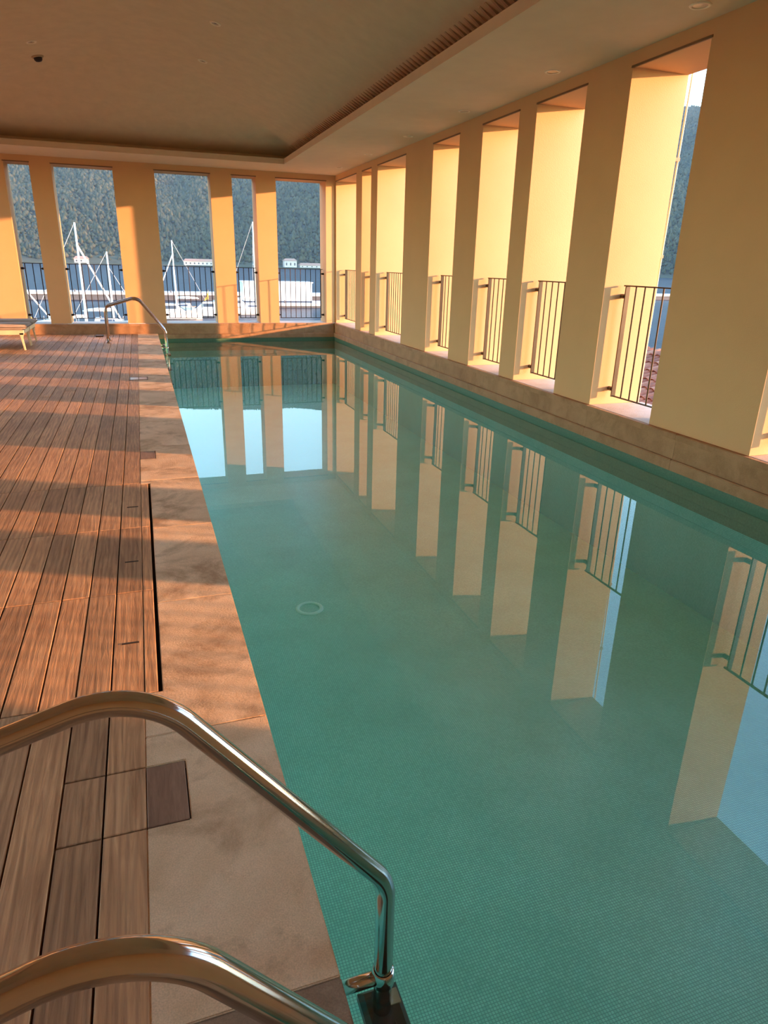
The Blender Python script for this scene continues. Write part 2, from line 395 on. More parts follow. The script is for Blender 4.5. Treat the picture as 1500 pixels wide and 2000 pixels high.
# lip
def ring(m, o, z0, z1):
    a0, a1, b0, b1 = CX0 - o, CX1 + o, CY0 - o, CY1 + o
    c = [(a0, b0), (a1, b0), (a1, b1), (a0, b1)]
    for i in range(4):
        p, q = c[i], c[(i+1) % 4]; m.quad((*p, z0), (*q, z0), (*q, z1), (*p, z1))
ring(sof, 0.0, ZC, 3.255); ring(sof, 0.06, 3.18, 3.255); ring(sof, CH, 3.18, 3.345)
for i, (a0, a1, b0, b1) in enumerate(((CX0 - .06, CX0, CY0 - .06, CY1 + .06), (CX1, CX1 + .06, CY0 - .06, CY1 + .06), (CX0, CX1, CY0 - .06, CY0), (CX0, CX1, CY1, CY1 + .06))):
    sof.quad((a0, b0, 3.255), (a1, b0, 3.255), (a1, b1, 3.255), (a0, b1, 3.255))
for i, (a0, a1, b0, b1) in enumerate(((CX0 - CH, CX0 - .06, CY0 - CH, CY1 + CH), (CX1 + .06, CX1 + CH, CY0 - CH, CY1 + CH), (CX0 - .06, CX1 + .06, CY0 - CH, CY0 - .06), (CX0 - .06, CX1 + .06, CY1 + .06, CY1 + CH))):
    sof.quad((a0, b0, 3.18), (a1, b0, 3.18), (a1, b1, 3.18), (a0, b1, 3.18))
me = sof.mesh('ceiling'); me.materials.append(MATS['soffit_plaster']); ceil = struct(obj('ceiling', me))
# vault grid
xs = sorted(set([CX0 - CH + (CX1 - CX0 + 2*CH) * i / 44 for i in range(45)])); step = xs[1] - xs[0]
ny = int((CY1 - CY0 + 2*CH) / step); ys = [CY1 + CH - step * j for j in range(ny)] + [CY0 - CH]
vm = MB(); vm.v = [(x, y, vault_z(x, y)) for y in ys for x in xs]
for j in range(len(ys) - 1):
    for i in range(len(xs) - 1):
        a = j * len(xs) + i; vm.f.append((a, a + 1, a + 1 + len(xs), a + len(xs)))
va = vm.build('vault', 'ceiling_plaster', ceil, smooth=True)
fins = MB(); y = CY0
while y < CY1:
    xa, xb = CX1 + CH - .02, CX1 + .09
    za, zb = vault_z(xa, y), vault_z(xb, y)
    fins.hexa([(xa, y, za - .045), (xb, y, zb - .004), (xb, y + .03, zb - .004), (xa, y + .03, za - .045),
               (xa, y, za + .03), (xb, y, zb + .02), (xb, y + .03, zb + .02), (xa, y + .03, za + .03)]); y += 0.10
fo = fins.build('vent_fins', 'vent_brown', ceil); fo['kind'] = 'stuff'
struct(MB().box(XL - .3, XO, YF - .3, YO, 4.6, 4.75).build('trim_3', 'facade_plaster'))

# recessed lights
def downlight(x, y, label, r=0.075):
    t = thing('ceiling_light', label, 'light', (x, y, ZC), group='round recessed lights in the flat ceiling border')
    MB().lathe([(r * .68, -0.001), (r * .70, -0.006), (r * .92, -0.007), (r, -0.0005)], 28).build('trim_ring', 'white_trim', t, smooth=True)
    MB().lathe([(0.0005, -0.003), (r * .68, -0.0015)], 28).build('lens', 'lens', t, smooth=True)
ords = ['first', 'second', 'third', 'fourth', 'fifth', 'sixth', 'seventh', 'eighth', 'ninth', 'tenth']
DL = [4.507, 6.35, 8.24, 10.08, 11.95, 13.77]
for k, yy in enumerate(DL):
    lab = ['round recessed ceiling light nearest the top right corner', 'round recessed ceiling light above the tall opening with the visible sky edge', 'round recessed ceiling light third from the camera along the pool side',
           'round recessed ceiling light fourth from the camera along the pool side', 'round recessed ceiling light second from the far corner', 'round recessed ceiling light in the far corner of the ceiling'][k]
    if k == 1: lab = 'round recessed ceiling light second from the camera along the pool side'
    downlight(3.81, yy, lab)
def vault_frame(x, y):
    e = 0.02; n = Vector((-(vault_z(x+e, y) - vault_z(x-e, y)) / (2*e), -(vault_z(x, y+e) - vault_z(x, y-e)) / (2*e), 1)).normalized()
    q = Vector((0, 0, 1)).rotation_difference(n); return q
def vault_light(x, y, label):
    t = thing('vault_spotlight', label, 'light', (x, y, vault_z(x, y)), group='small spotlights in the vaulted ceiling')
    t.rotation_mode = 'QUATERNION'; t.rotation_quaternion = vault_frame(x, y)
    MB().lathe([(0.040, -0.004), (0.042, -0.012), (0.062, -0.012), (0.068, -0.002)], 24).build('trim_ring', 'white_trim', t, smooth=True)
    MB().lathe([(0.016, -0.006), (0.040, -0.006)], 24).build('lens', 'lens', t)
    MB().lathe([(0.0005, -0.004), (0.016, -0.004)], 16).build('aperture', 'dark_recess', t)
VL = [(-1.02, 9.42, 'small spotlight in the vault above the lounger side, nearer the camera'), (-1.02, 11.10, 'small spotlight in the vault just behind the dark round sensor'),
      (1.12, 9.42, 'small spotlight in the vault above the pool, nearer the camera'), (1.12, 11.10, 'small spotlight in the vault above the pool, nearer the far wall')]
for a in VL: vault_light(*a)
t = thing('ceiling_sensor', 'dark round sensor dome hanging from the vaulted ceiling', 'sensor', (-1.03, 11.80, vault_z(-1.03, 11.80)))
t.rotation_mode = 'QUATERNION'; t.rotation_quaternion = vault_frame(-1.03, 11.80)
MB().lathe([(0.05, 0.0), (0.080, 0.0), (0.077, -0.014), (0.056, -0.02), (0.05, -0.014)], 28).build('trim_ring', 'vent_brown', t, smooth=True)
MB().lathe([(0.056, -0.02), (0.052, -0.045), (0.036, -0.062), (0.0005, -0.068)], 24).build('dome', 'black_metal', t, smooth=True)

# ------------------------------------------------------------------ deck
floor = struct(MB().box(XL, XW + 0.10, YF, YB - 0.03, -0.16, -0.032).build('floor', 'sub_floor'))
PW, PG = 0.1152, 0.0055
HY = [2.165, 3.0, 3.838, 4.69]           # cross joints of the lifting hatches
def plank(x0, x1, y0, y1, name='plank', mat='deck_wood', ztop=0.0):
    cx, cy = (x0 + x1) / 2, (y0 + y1) / 2
    return MB().chamfer_box(x0 - cx, x1 - cx, y0 - cy, y1 - cy, -0.032, ztop, 0.0022).build(name, mat, floor, loc=(cx, cy, random.uniform(-0.0012, 0.0004)))
nc = 34
for c in range(nc):
    x1 = XW - c * PW; x0 = max(x1 - PW + PG, XL)
    if x1 - x0 < 0.02: break
    cuts = [YF]
    if c < 2: cuts += [1.531, 1.778]
    cuts += HY
    off = [0.0, 1.55, 0.75, 2.1, 0.35, 1.2, 1.85][c % 7]
    yy = 6.6 + off
    while yy < YB - 0.6: cuts.append(yy); yy += 2.75
    cuts.append(YB - 0.038)
    for a, b in zip(cuts, cuts[1:]):
        wide = 0.003 if (a in HY or a in (1.531, 1.778)) else 0.0012; wide2 = 0.003 if (b in HY or b in (1.531, 1.778)) else 0.0012
        plank(x0, x1, a + wide, b - wide2)
# slim edge boards of the hatches, finger slots, inlays in the stone
for a, b in zip(HY, HY[1:]):
    plank(XW + 0.003, XW + 0.047, a + 0.003, b - (0.03 if b == HY[-1] else 0.003), 'edge_board')
for yy in (2.534, 3.351, 4.20):
    o = MB().box(-0.0325, 0.0325, -0.005, 0.005, -0.001, 0.0012).build('finger_slot', 'dark_recess', floor, loc=(-0.166, yy, 0.0))
plank(XW + 0.002, -0.004, 1.532, 1.772, 'inlay_board', 'inlay_wood')
plank(XW + 0.002, -0.004, 5.305, 5.53, 'inlay_board', 'inlay_wood')
# coping slabs
cop = struct(MB().box(XW + 0.005, XP - 0.02, YF, YB - 0.05, -0.16, -0.034).build('trim_4', 'sub_floor'))
seams = [YF, 0.035, 0.978]; 
while seams[-1] + 0.94 < YB - 0.3: seams.append(seams[-1] + 0.94)
seams.append(YB - 0.045)
notches = [(1.528, 1.776, -0.001), (HY[0], HY[3] - 0.025, XW + 0.062), (5.30, 5.534, -0.001)]
for a, b in zip(seams, seams[1:]):
    a += 0.0014; b -= 0.0014
    left = [(XW, b)]; cur = b
    for n0, n1, nx in sorted(notches, reverse=True):
        lo, hi = max(n0, a), min(n1, b)
        if lo >= hi: continue
        if hi < b: left += [(XW, hi)]
        else: left.pop()
        left += [(nx, hi), (nx, lo)]
        if lo > a: left += [(XW, lo)]
        cur = lo
    poly = [(XP, a), (XP, b)] + left
    if left[-1][1] > a: poly.append((XW, a))
    brown = abs(seams[1] - a) < 0.01
    cy = (a + b) / 2
    m = MB(); m.prism([(p, q - cy) for p, q in poly], -0.034, 0.0)
    m.build('coping_slab', 'coping_brown' if brown else 'coping_stone', cop, bevel=0.003, loc=(0, cy, 0))
# dark cover plate set across the boards far along the edge, and the small plate by the far ladder
t = thing('deck_channel', 'slim dark metal channel set across the last boards and stone edge', 'drain cover', (-0.117, 9.22, 0.0))
m = MB()
for a in ((-.115, .115, .10, .118), (-.115, .115, -.118, -.10), (-.115, -.10, -.10, .10), (.10, .115, -.10, .10), (-.004, .006, -.10, .10)): m.box(a[0], a[1], a[2], a[3], -.01, .004)
m.build('frame', 'bead_dark', t)
MB().box(-.099, .099, -.10, .10, -.01, .0025).build('lid', 'steel_plate', t)
t = thing('deck_vent', 'small dark plate lying on the boards beside the far ladder', 'plate', (-0.82, 14.55, 0.0))
MB().chamfer_box(-.07, .07, -.12, .12, 0.0, .022, .006).build('body', 'black_metal', t)
MB().box(-.05, .05, -.10, .10, .0221, .024).build('grille', 'bead_dark', t)

# ------------------------------------------------------------------ pool
pool = thing('swimming_pool', 'long turquoise mosaic swimming pool of still clear water', 'pool', (2.15, 7.2, -1.35))
ZB = -1.15; px0, px1, py0, py1 = XP - 0.012, XR - 0.032, YF + 0.12, YB - 0.032
def rel(m): m.v = [(a - 2.15, b - 7.2, c + 1.35) for a, b, c in m.v]; return m
m = MB()
m.quad((px0, py0, ZB), (px1, py0, ZB), (px1, py1, ZB), (px0, py1, ZB))
m.quad((px0, py0, ZB), (px0, py1, ZB), (px0, py1, -.035), (px0, py0, -.035))
rel(m).build('basin', 'pool_mosaic', pool)
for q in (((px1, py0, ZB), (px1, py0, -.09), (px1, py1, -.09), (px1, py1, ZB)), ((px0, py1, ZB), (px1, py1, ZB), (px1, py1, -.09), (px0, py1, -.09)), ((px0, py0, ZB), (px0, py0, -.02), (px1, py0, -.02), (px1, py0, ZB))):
    rel(MB().quad(*q)).build('side_wall', 'shaded_wall_mosaic', pool)
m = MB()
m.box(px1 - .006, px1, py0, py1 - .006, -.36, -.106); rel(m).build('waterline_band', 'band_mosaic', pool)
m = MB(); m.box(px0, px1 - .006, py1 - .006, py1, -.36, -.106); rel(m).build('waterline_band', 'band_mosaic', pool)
m = MB(); m.quad((px0, py0, ZW), (px1, py0, ZW), (px1, py1, ZW), (px0, py1, ZW)); rel(m)
me = m.mesh('water'); me.materials.append(MATS['pool_water']); obj('water', me, pool)
m = MB().lathe([(0.078, 0.002), (0.082, 0.008), (0.104, 0.008), (0.112, 0.001)], 32)
m.build('floor_drain', 'drain_ring', pool, smooth=True, loc=(1.05 - 2.15, 4.68 - 7.2, ZB + 1.35))
struct(MB().box(XP, XR, YF, YF + 0.12, -0.3, 0.0).build('trim_5', 'coping_stone'))

# ------------------------------------------------------------------ railings
def railing(p0, axis, length, label):
    """p0: lower coordinate along the opening, axis 'y' (side wall) or 'x' (back wall)"""
    if axis == 'y': t = thing('railing', label, 'railing', (4.29, p0, ZS), PI / 2, 'black bar railings in the wall openings'); mat = 'bronze_metal'
    else: t = thing('railing', label, 'railing', (p0, YB + 0.22, ZS), 0.0, 'black bar railings in the wall openings'); mat = 'black_metal'
    L = length; e = 0.075; z0, z1 = 0.085, 1.12
    MB().box(e - 0.045, L - e + 0.045, -.011, .011, z1 - 0.012, z1).build('top_rail', mat, t)
    MB().box(e, L - e, -.008, .008, z0, z0 + 0.012).build('bottom_rail', mat, t)
    for xx in (e, L - e):
        MB().box(xx - .007, xx + .007, -.022, .022, z0, z1 - 0.012).build('end_post', mat, t)
    nb = max(2, round((L - 2*e) / 0.112)); bar = None
    for k in range(1, nb):
        xx = e + (L - 2*e) * k / nb
        if bar is None:
            bar = MB().tube([(0, 0, z0 + 0.012), (0, 0, z1 - 0.012)], 0.0075, 8, False).build('bar', mat, t, smooth=True, loc=(xx, 0, 0))
        else:
            b = bar.copy(); COL.objects.link(b); b.parent = t; b.location = (xx, 0, 0)
    for zz in (0.155, 1.02):
        for s_, xx in ((-1, e), (1, L - e)):
            end = 0.0 if s_ < 0 else L
            m = MB().tube([(xx, 0, zz), (end + s_ * 0.0, 0, zz)], 0.009, 10).tube([(end - s_ * 0.003, 0, zz), (end - s_ * 0.052, 0, zz)], 0.021, 14)
            m.build('bracket', mat, t)
rl = ['bar railing in the side wall opening that touches the far corner', 'bar railing in the narrowest side wall opening, second from the far corner', 'slim bar railing in the third opening from the far corner, side wall',
      'slim bar railing in the fourth opening from the far corner, side wall', 'slim bar railing in the fifth opening from the far corner, side wall', 'slim bar railing in the sixth opening from the far corner, side wall',
      'bar railing of the nearest fully seen opening, red roof tiles behind it', 'bar railing in the opening cut by the right picture edge', 'bar railing of the narrow side opening just past the right picture edge', 'bar railing of the side wall opening nearest the camera']
for (a, b), lab in zip(RIGHT, rl): railing(a, 'y', b - a, lab)
bl = ['black bar railing of the back wall opening beyond the left picture edge', 'narrow black railing in the leftmost visible opening of the back wall', 'black railing in the back wall opening with the tall leaning mast behind',
      'black railing in the wide back wall opening with the moored white boats behind', 'narrowest black railing of the back wall, a single mast behind it', 'black railing in the back wall opening beside the corner, white cabin behind']
for (a, b), lab in zip(BACK, bl): railing(a, 'x', b - a, lab)

# ------------------------------------------------------------------ ladders
def ladder(yc, label):
    t = thing('pool_ladder', label, 'ladder', (XP, yc, 0.0), group='stainless steel pool ladders')
    ox = -XP
    prof = [(-.62 + ox, 0.004), (-.62 + ox, .622), (-.062 + ox, .785), (.388 + ox, .19), (.388 + ox, -1.0)]
    for s_ in (-.23, .23):
        pts = fillet([(p, s_, z) for p, z in prof], [0, .11, .17, .12, 0], 12)
        h = MB().tube(pts, 0.0215, 20).build('handrail', 'steel', t, smooth=True)
        MB().lathe([(0.022, 0.018), (0.030, 0.016), (0.046, 0.004), (0.048, 0.0)], 24).build('base_flange', 'steel', h, smooth=True, loc=(-.62 + ox, s_, 0.002))
        m = MB().tube([(-0.012, s_, -.105), (.388 + ox, s_, -.105)], 0.016, 14)
        m.build('wall_stub', 'steel', h, smooth=True)
        MB().lathe([(0.0222, -.022), (0.0262, -.020), (0.0262, .020), (0.0222, .022)], 24).build('collar', 'steel', h, smooth=True, loc=(.388 + ox, s_, -.105))
    for zz in (-.215, -.48, -.75):
        tr = MB().chamfer_box(.388 + ox - .045, .388 + ox + .055, -.285, .285, zz - .035, zz, .012).build('tread', 'black_plastic', t)
        for yy in (-.245, .245):
            MB().box(.388 + ox + .012, .388 + ox + .048, yy - .018, yy + .018, zz - .002, zz + .003).build('tread_pad', 'tan_pad', tr)
        for xx in (-.02, .0, .02): MB().box(.388 + ox + xx, .388 + ox + xx + .006, -.19, .19, zz - .002, zz + .004).build('grip_rib', 'black_plastic', tr)
    return t
ladder(0.79, 'large chrome pool ladder in the foreground with black treads')
ladder(13.60, 'distant chrome pool ladder at the far end of the pool')

# ------------------------------------------------------------------ loungers
def lounger(y0, label):
    t = thing('sun_lounger', label, 'sun lounger', (-1.84, y0, 0.0), group='sun loungers at the far left')
    W = 0.66; L = 1.95
    m = MB(); m.box(-L, 0, 0, .035, .245, .315).box(-L, 0, W - .035, W, .245, .315)
    m.build('side_rail', 'cream_metal', t)
    MB().box(-.045, 0, .035, W - .035, .255, .31).box(-L, -L + .045, .035, W - .035, .255, .31).build('end_rail', 'cream_metal', t)
    for xx in (-.03, -L + .03):
        for yy in (.0175, W - .0175):
            s_ = .045 if xx > -1 else -.045
            top = [(xx + a, yy + b, .27) for a, b in ((-.034, -.0175), (.03, -.0175), (.03, .0175), (-.034, .0175))]
            mid = [(xx + a - s_*.1, yy + b, .19) for a, b in ((-.015, -.0175), (.015, -.0175), (.015, .0175), (-.015, .0175))]
            bot = [(xx + a + s_*.4, yy + b, 0.0) for a, b in ((-.012, -.014), (.012, -.014), (.012, .014), (-.012, .014))]
            MB().hexa(bot + mid).hexa(mid + top).build('leg', 'cream_metal', t)
    MB().box(-L + .05, -.02, .04, W - .04, .316, .332).build('sling', 'taupe_fabric', t)
    MB().box(-L + .06, .055, .005, W - .005, .333, .395).build('cushion', 'taupe_fabric', t, bevel=.02, smooth=True)
    MB().box(-L + .06, .058, .0, W, .361, .367).build('piping', 'dark_recess', t)
lounger(12.46, 'cream framed sun lounger with grey cushion, the nearer one')
lounger(13.20, 'cream framed sun lounger with grey cushion, the one behind by the wall')

# ------------------------------------------------------------------ outside: conductor cable on the facade
t = thing('facade_cable', 'thin pale cable with clamps running up outside the nearest full opening', 'cable', (4.72, 5.60, -3.0))
MB().tube([(0, 0.03, 0), (0, 0.0, 3.0), (0, -.02, 4.6), (0, -.052, 6.05), (0, -.06, 7.6)], 0.008, 8).build('cord', 'cream_metal', t, smooth=True)
for zz, yy in ((5.40, -.038), (4.58, -.02)):
    MB().box(-.05, .012, yy - .012, yy + .014, zz - .014, zz + .014).build('clamp', 'teak', t)

# neighbouring roof of clay tiles below the side wall
roof = thing('neighbour_roof', 'sunlit red clay tile roof seen through the nearest full side opening', 'roof', (12.5, 8.0, -3.0))
sl = math.atan(0.3); 
MB().prism([(-4.6, 0), (0, 0), (0, 13), (-4.6, 13)], 0, 0.6).build('house_wall', 'house_wall', roof)
MB().hexa([(-4.9, -.2, 1.02), (0, -.2, 2.44), (0, 13.2, 2.44), (-4.9, 13.2, 1.02), (-4.9, -.2, 1.06), (0, -.2, 2.5), (0, 13.2, 2.5), (-4.9, 13.2, 1.06)]).build('roof_deck', 'far_roof', roof)
tm = MB()
n_ = 6; r_ = .105
for zoff in (0.0, -0.014):
    for xx in (0.0, .46):
        for j in range(n_ + 1):
            a = PI * j / n_; rr = r_ * (1.0 if xx == 0 else .86) + zoff
            tm.v.append((xx, -math.cos(a) * rr, math.sin(a) * rr * .75 + .012 + (0.028 if xx == 0 else 0)))
for s0 in (0, 14):
    for j in range(n_): tm.f.append((s0 + j, s0 + j + 1, s0 + 7 + j + 1, s0 + 7 + j))
for j in range(n_): tm.f.append((j, j + 1, 14 + j + 1, 14 + j))
tile_me = tm.mesh('roof_tile'); tile_me.materials.append(MATS['clay_tile'])
for i in range(12):
    for j in range(24):
        o = obj('roof_tile', tile_me, roof)
        xx = -.42 - i * .40 + random.uniform(-.015, .015); yy = 2.7 + j * .225 + random.uniform(-.01, .01)
        o.location = (xx, yy, 2.5 + .294 * xx + .01); o.rotation_euler = (random.uniform(-.03, .03), sl + PI, random.uniform(-.03, .03))
        o.rotation_euler = (0, -sl, random.uniform(-.03, .03))

# ------------------------------------------------------------------ sea, hill, forest
SEA = -6.5
struct_sea = MB().quad((-4000, -3000, SEA), (4200, -3000, SEA), (4200, 2600, SEA), (-4000, 2600, SEA))
me = struct_sea.mesh('sea'); me.materials.append(MATS['sea_water']); so = obj('sea', me)
so['label'] = 'rippled blue bay water beyond the openings'; so['category'] = 'sea'; so['kind'] = 'stuff'
def hash2(ix, iy, s): return np.modf(np.abs(np.sin(ix * 127.1 + iy * 311.7 + s * 74.7) * 43758.5453))[0]
def vnoise(x, y, s=0):
    ix, iy = np.floor(x), np.floor(y); fx, fy = x - ix, y - iy; fx = fx*fx*(3-2*fx); fy = fy*fy*(3-2*fy)
    a = hash2(ix, iy, s); b = hash2(ix+1, iy, s); c = hash2(ix, iy+1, s); d = hash2(ix+1, iy+1, s)
    return (a*(1-fx)+b*fx)*(1-fy)+(c*(1-fx)+d*fx)*fy
def fbm(x, y, o=4, s=0):
    t = 0; a = 1; n = 0
    for k in range(o): t = t + a*vnoise(x*2**k, y*2**k, s+k); n += a; a *= .5
    return t / n
def hill_h(az, rr):
    """az radians clockwise from +Y, rr metres from the building"""
    u = np.clip((rr - 1008) / 1105.0, 0, 1)
    ridge = 425 + 26 * (fbm(az * 5 + 3, az * 0, 3, 5) - .5) * 2 - 45 * np.clip((az - .3) / .5, 0, 1)
    prof = u ** 0.92 * (1.12 - .12 * u)
    gul = 34 * (fbm(az * 16, rr / 400.0, 4, 9) - .5) * 2 * np.sin(PI * u)
    return np.where(rr < 952, SEA - 5, SEA + 1.2 + (ridge + 10) * prof + gul)
AZ = np.linspace(-1.25, 1.35, 150); RR = np.concatenate([[950, 953], np.linspace(1005, 2140, 54)])
A, Rg = np.meshgrid(AZ, RR); Hh = hill_h(A, Rg)
verts = np.stack([Rg*np.sin(A), Rg*np.cos(A), Hh], -1).reshape(-1, 3)
fc = []
for j in range(len(RR) - 1):
    for i in range(len(AZ) - 1):
        a = j * len(AZ) + i; fc.append((a, a + 1, a + 1 + len(AZ), a + len(AZ)))
me = bpy.data.meshes.new('hill'); me.from_pydata(verts.tolist(), [], fc); me.materials.append(MATS['hill_ground'])
for p in me.polygons: p.use_smooth = True
ho = tag(obj('hill', me), 'long wooded hillside across the bay filling the openings', 'hill')
# forest crowns
NTREE = 140000
az = np.where(rng.uniform(0, 1, NTREE) < .74, rng.uniform(-.28, .42, NTREE), rng.uniform(.58, .84, NTREE)); rr = 1010 + 1122 * rng.uniform(0, 1, NTREE) ** .8
hz = hill_h(az, rr)
IV = np.array([(1, 0, 0), (0, 1, 0), (-1, 0, 0), (0, -1, 0), (0, 0, 1), (0, 0, -.6)], float)
IF = np.array([(0, 1, 4), (1, 2, 4), (2, 3, 4), (3, 0, 4), (1, 0, 5), (2, 1, 5), (3, 2, 5), (0, 3, 5)])
sz = rng.uniform(1.8, 4.4, NTREE); tall = rng.uniform(.75, 1.5, NTREE)
cyp = (rr < 1150) & (rng.uniform(0, 1, NTREE) < .22); tall = np.where(cyp, tall * 2.0, tall); sz = np.where(cyp, sz * .7, sz)
jit = 1 + rng.uniform(-.4, .4, (NTREE, len(IV), 1))
V = IV[None] * jit * np.stack([sz, sz, sz * tall], -1)[:, None, :] + np.stack([rr*np.sin(az), rr*np.cos(az), hz + sz * tall * .55], -1)[:, None, :]
F = (IF[None] + (np.arange(NTREE) * len(IV))[:, None, None]).reshape(-1, 3)
me = bpy.data.meshes.new('forest'); nv, nf = NTREE * len(IV), len(F)
me.vertices.add(nv); me.vertices.foreach_set('co', V.reshape(-1).astype(np.float32))
me.loops.add(nf * 3); me.loops.foreach_set('vertex_index', F.reshape(-1).astype(np.int32))
me.polygons.add(nf); me.polygons.foreach_set('loop_start', (np.arange(nf) * 3).astype(np.int32)); me.polygons.foreach_set('loop_total', np.full(nf, 3, np.int32))
me.update(calc_edges=True)
at = me.attributes.new('tint', 'FLOAT', 'POINT')
tint = np.clip(.15 + .5 * fbm(az * 40, rr / 60.0, 3, 2) + rng.uniform(-.25, .35, NTREE), 0, 1)
at.data.foreach_set('value', np.repeat(tint, len(IV)).astype(np.float32))
me.materials.append(MATS['forest'])
fo = obj('forest', me); fo['kind'] = 'stuff'; fo['label'] = 'dense grey green forest covering the hillside across the bay'; fo['category'] = 'forest'

# buildings on the far shore
def far_house(name, label, x, w, h, y=962, wall='house_wall', d=12, nwin=0):
    t = thing(name, label, 'building', (x, y, SEA + 1.0), group='buildings on the far shore')
    MB().box(-w/2, w/2, 0, d, 0, h).build('walls', wall, t)
    r = MB(); e = .8; z = h; rh = min(3.0, d * .25)
    r.v = [(-w/2-e, -e, z), (w/2+e, -e, z), (w/2+e, d+e, z), (-w/2-e, d+e, z), (-w/2+2, d/2, z+rh), (w/2-2, d/2, z+rh)]
    r.f = [(0, 1, 5, 4), (1, 2, 5), (2, 3, 4, 5), (3, 0, 4), (3, 2, 1, 0)]
    r.build('roof', 'far_roof', t)
    for k in range(nwin):
        xx = -w/2 + w * (k + .5) / nwin; MB().box(xx - .9, xx + .9, -.06, .02, h*.3, h*.7).build('window', 'window_dark', t)
far_house('shore_hall', 'long pale hall on the far shore behind the wide opening', 79, 42, 5.0, nwin=8)
far_house('shore_house', 'small orange house on the far shore', 172, 11, 7.0, wall='house_orange', nwin=2)
far_house('shore_house', 'pale two storey house on the far shore near the corner opening', 198, 17, 8.5, nwin=3)
far_house('shore_shed', 'low long shed on the far shore beside the corner opening', 231, 40, 3.2, nwin=6)
far_house('shore_house', 'pale house on the far shore behind the tall leaning mast', -65, 16, 5.0, nwin=3)

# ------------------------------------------------------------------ marina
def pier(name, label, x0, x1, y0, y1, h=0.9):
    t = thing(name, label, 'pier', ((x0 + x1) / 2, y0, SEA))
    w = (x1 - x0) / 2
    MB().box(-w, w, 0, y1 - y0, h - .45, h).build('deck_slab', 'concrete', t)
    MB().box(-w, w, .15, y1 - y0 - .15, -.3, h - .45).build('float', 'concrete_dark', t)
    k = -w + 3
    while k < w:
        MB().tube([(k, .3, h), (k, .3, h + .55)], .12, 8).build('bollard', 'concrete_dark', t); k += max(9.0, 2*w/18)
    return t
pier('pontoon', 'long pale concrete breakwater pontoon across the marina', -60, 62, 150, 158, 1.5)
pier('pontoon', 'low pontoon carrying the white cabin', 13, 36, 127.5, 137, .8)
pier('pontoon', 'pale breakwater seen through the nearest full side opening', 90, 260, 168, 176, 1.5)

def sailboat(x, y, rz, L, mast_h, label, furled=True, flag=False, hull='gel_white'):
    t = thing('sailboat', label, 'sailboat', (x, y, SEA), rz, 'sailing boats moored in the marina')
    m = MB(); n = 11; B = L * .3; rows = []
    for i in range(n):
        u = i / (n - 1); wd = B/2 * (1 - abs(2*u - .9) ** 2.6 * .72) if u < .45 else B/2 * max(0.02, math.cos((u - .45) / .55 * PI/2) ** .8)
        xx = -L/2 + L*u; fb = 1.0 + .35 * (u - .3) ** 2 * 2
        row = [(xx, -wd, fb), (xx, -wd * .92, .35), (xx, -wd * .55, -.25), (xx, 0, -.4), (xx, wd * .55, -.25), (xx, wd * .92, .35), (xx, wd, fb)]
        rows.append(row)
    for r in rows: m.v += r
    for i in range(n - 1):
        for j in range(6): a = i*7+j; m.f.append((a, a+1, a+8, a+7))
        m.f.append((i*7+6, i*7, i*7+7, i*7+13))
    m.f.append(tuple(range(7))); m.build('hull', hull, t)
    MB().hexa([(-L*.18, -B*.27, 1.0), (L*.2, -B*.2, 1.0), (L*.2, B*.2, 1.0), (-L*.18, B*.27, 1.0), (-L*.16, -B*.22, 1.55), (L*.12, -B*.15, 1.45), (L*.12, B*.15, 1.45), (-L*.16, B*.22, 1.55)]).build('cabin', 'gel_white', t)
    for s_ in (-1, 1): MB().hexa([(-L*.1, s_*B*.245, 1.15), (L*.1, s_*B*.205, 1.15), (L*.1, s_*B*.215, 1.15), (-L*.1, s_*B*.255, 1.15), (-L*.1, s_*B*.225, 1.42), (L*.09, s_*B*.18, 1.38), (L*.09, s_*B*.19, 1.38), (-L*.1, s_*B*.235, 1.42)]).build('cabin_window', 'boat_dark', t)
    MB().box(-L*.44, -L*.2, -B*.22, B*.22, 1.02, 1.1).build('cockpit', 'teak', t)
    mx = L * .08
    MB().tube([(mx, 0, 1.3), (mx, 0, mast_h)], [.12, .085], 10).build('mast', 'mast_alu', t, smooth=True)
    MB().tube([(mx - .05, 0, 2.3), (mx - L*.4, 0, 2.25)], .06, 8).build('boom', 'mast_alu', t, smooth=True)
    MB().tube([(mx - .2, 0, 2.42), (mx - L*.2, 0, 2.46), (mx - L*.38, 0, 2.38)], [.16, .17, .08], 8).build('sail_cover', 'sail_white', t, smooth=True)
    MB().tube([(mx, -B*.3, mast_h*.55), (mx, B*.3, mast_h*.55)], .03, 6).build('spreader', 'mast_alu', t)
    MB().tube([(mx, 0, mast_h*.82), (L*.47, 0, 1.3)], .085 if furled else .02, 8).build('furled_jib' if furled else 'forestay', 'sail_white' if furled else 'rope', t)
    MB().tube([(mx, 0, mast_h), (-L*.49, 0, 1.1)], .02, 6).build('backstay', 'rope', t)
    for s_ in (-1, 1): MB().tube([(mx, 0, mast_h*.98), (mx, s_*B*.3, mast_h*.55), (mx - .1, s_*B*.46, 1.05)], .018, 6).build('shroud', 'rope', t)
    for k in (-.4, -.1, .2, .4):
        for s_ in (-1, 1):
            MB().tube([(L*k, s_*B*.36, 1.0), (L*k, s_*B*.36, 1.65)], .02, 6).build('stanchion', 'mast_alu', t)
    if flag:
        MB().tube([(-L*.47, 0, 1.0), (-L*.5, 0, 3.6)], .025, 6).build('flag_staff', 'teak', t)
        MB().hexa([(-L*.495, -.02, 2.2), (-L*.49 + .7, .0, 1.9), (-L*.49 + .7, .03, 1.9), (-L*.495, .02, 2.2), (-L*.5, -.02, 3.5), (-L*.5 + .35, 0, 2.6), (-L*.5 + .35, .03, 2.6), (-L*.5, .02, 3.5)]).build('flag', 'flag_yellow', t)
    return t
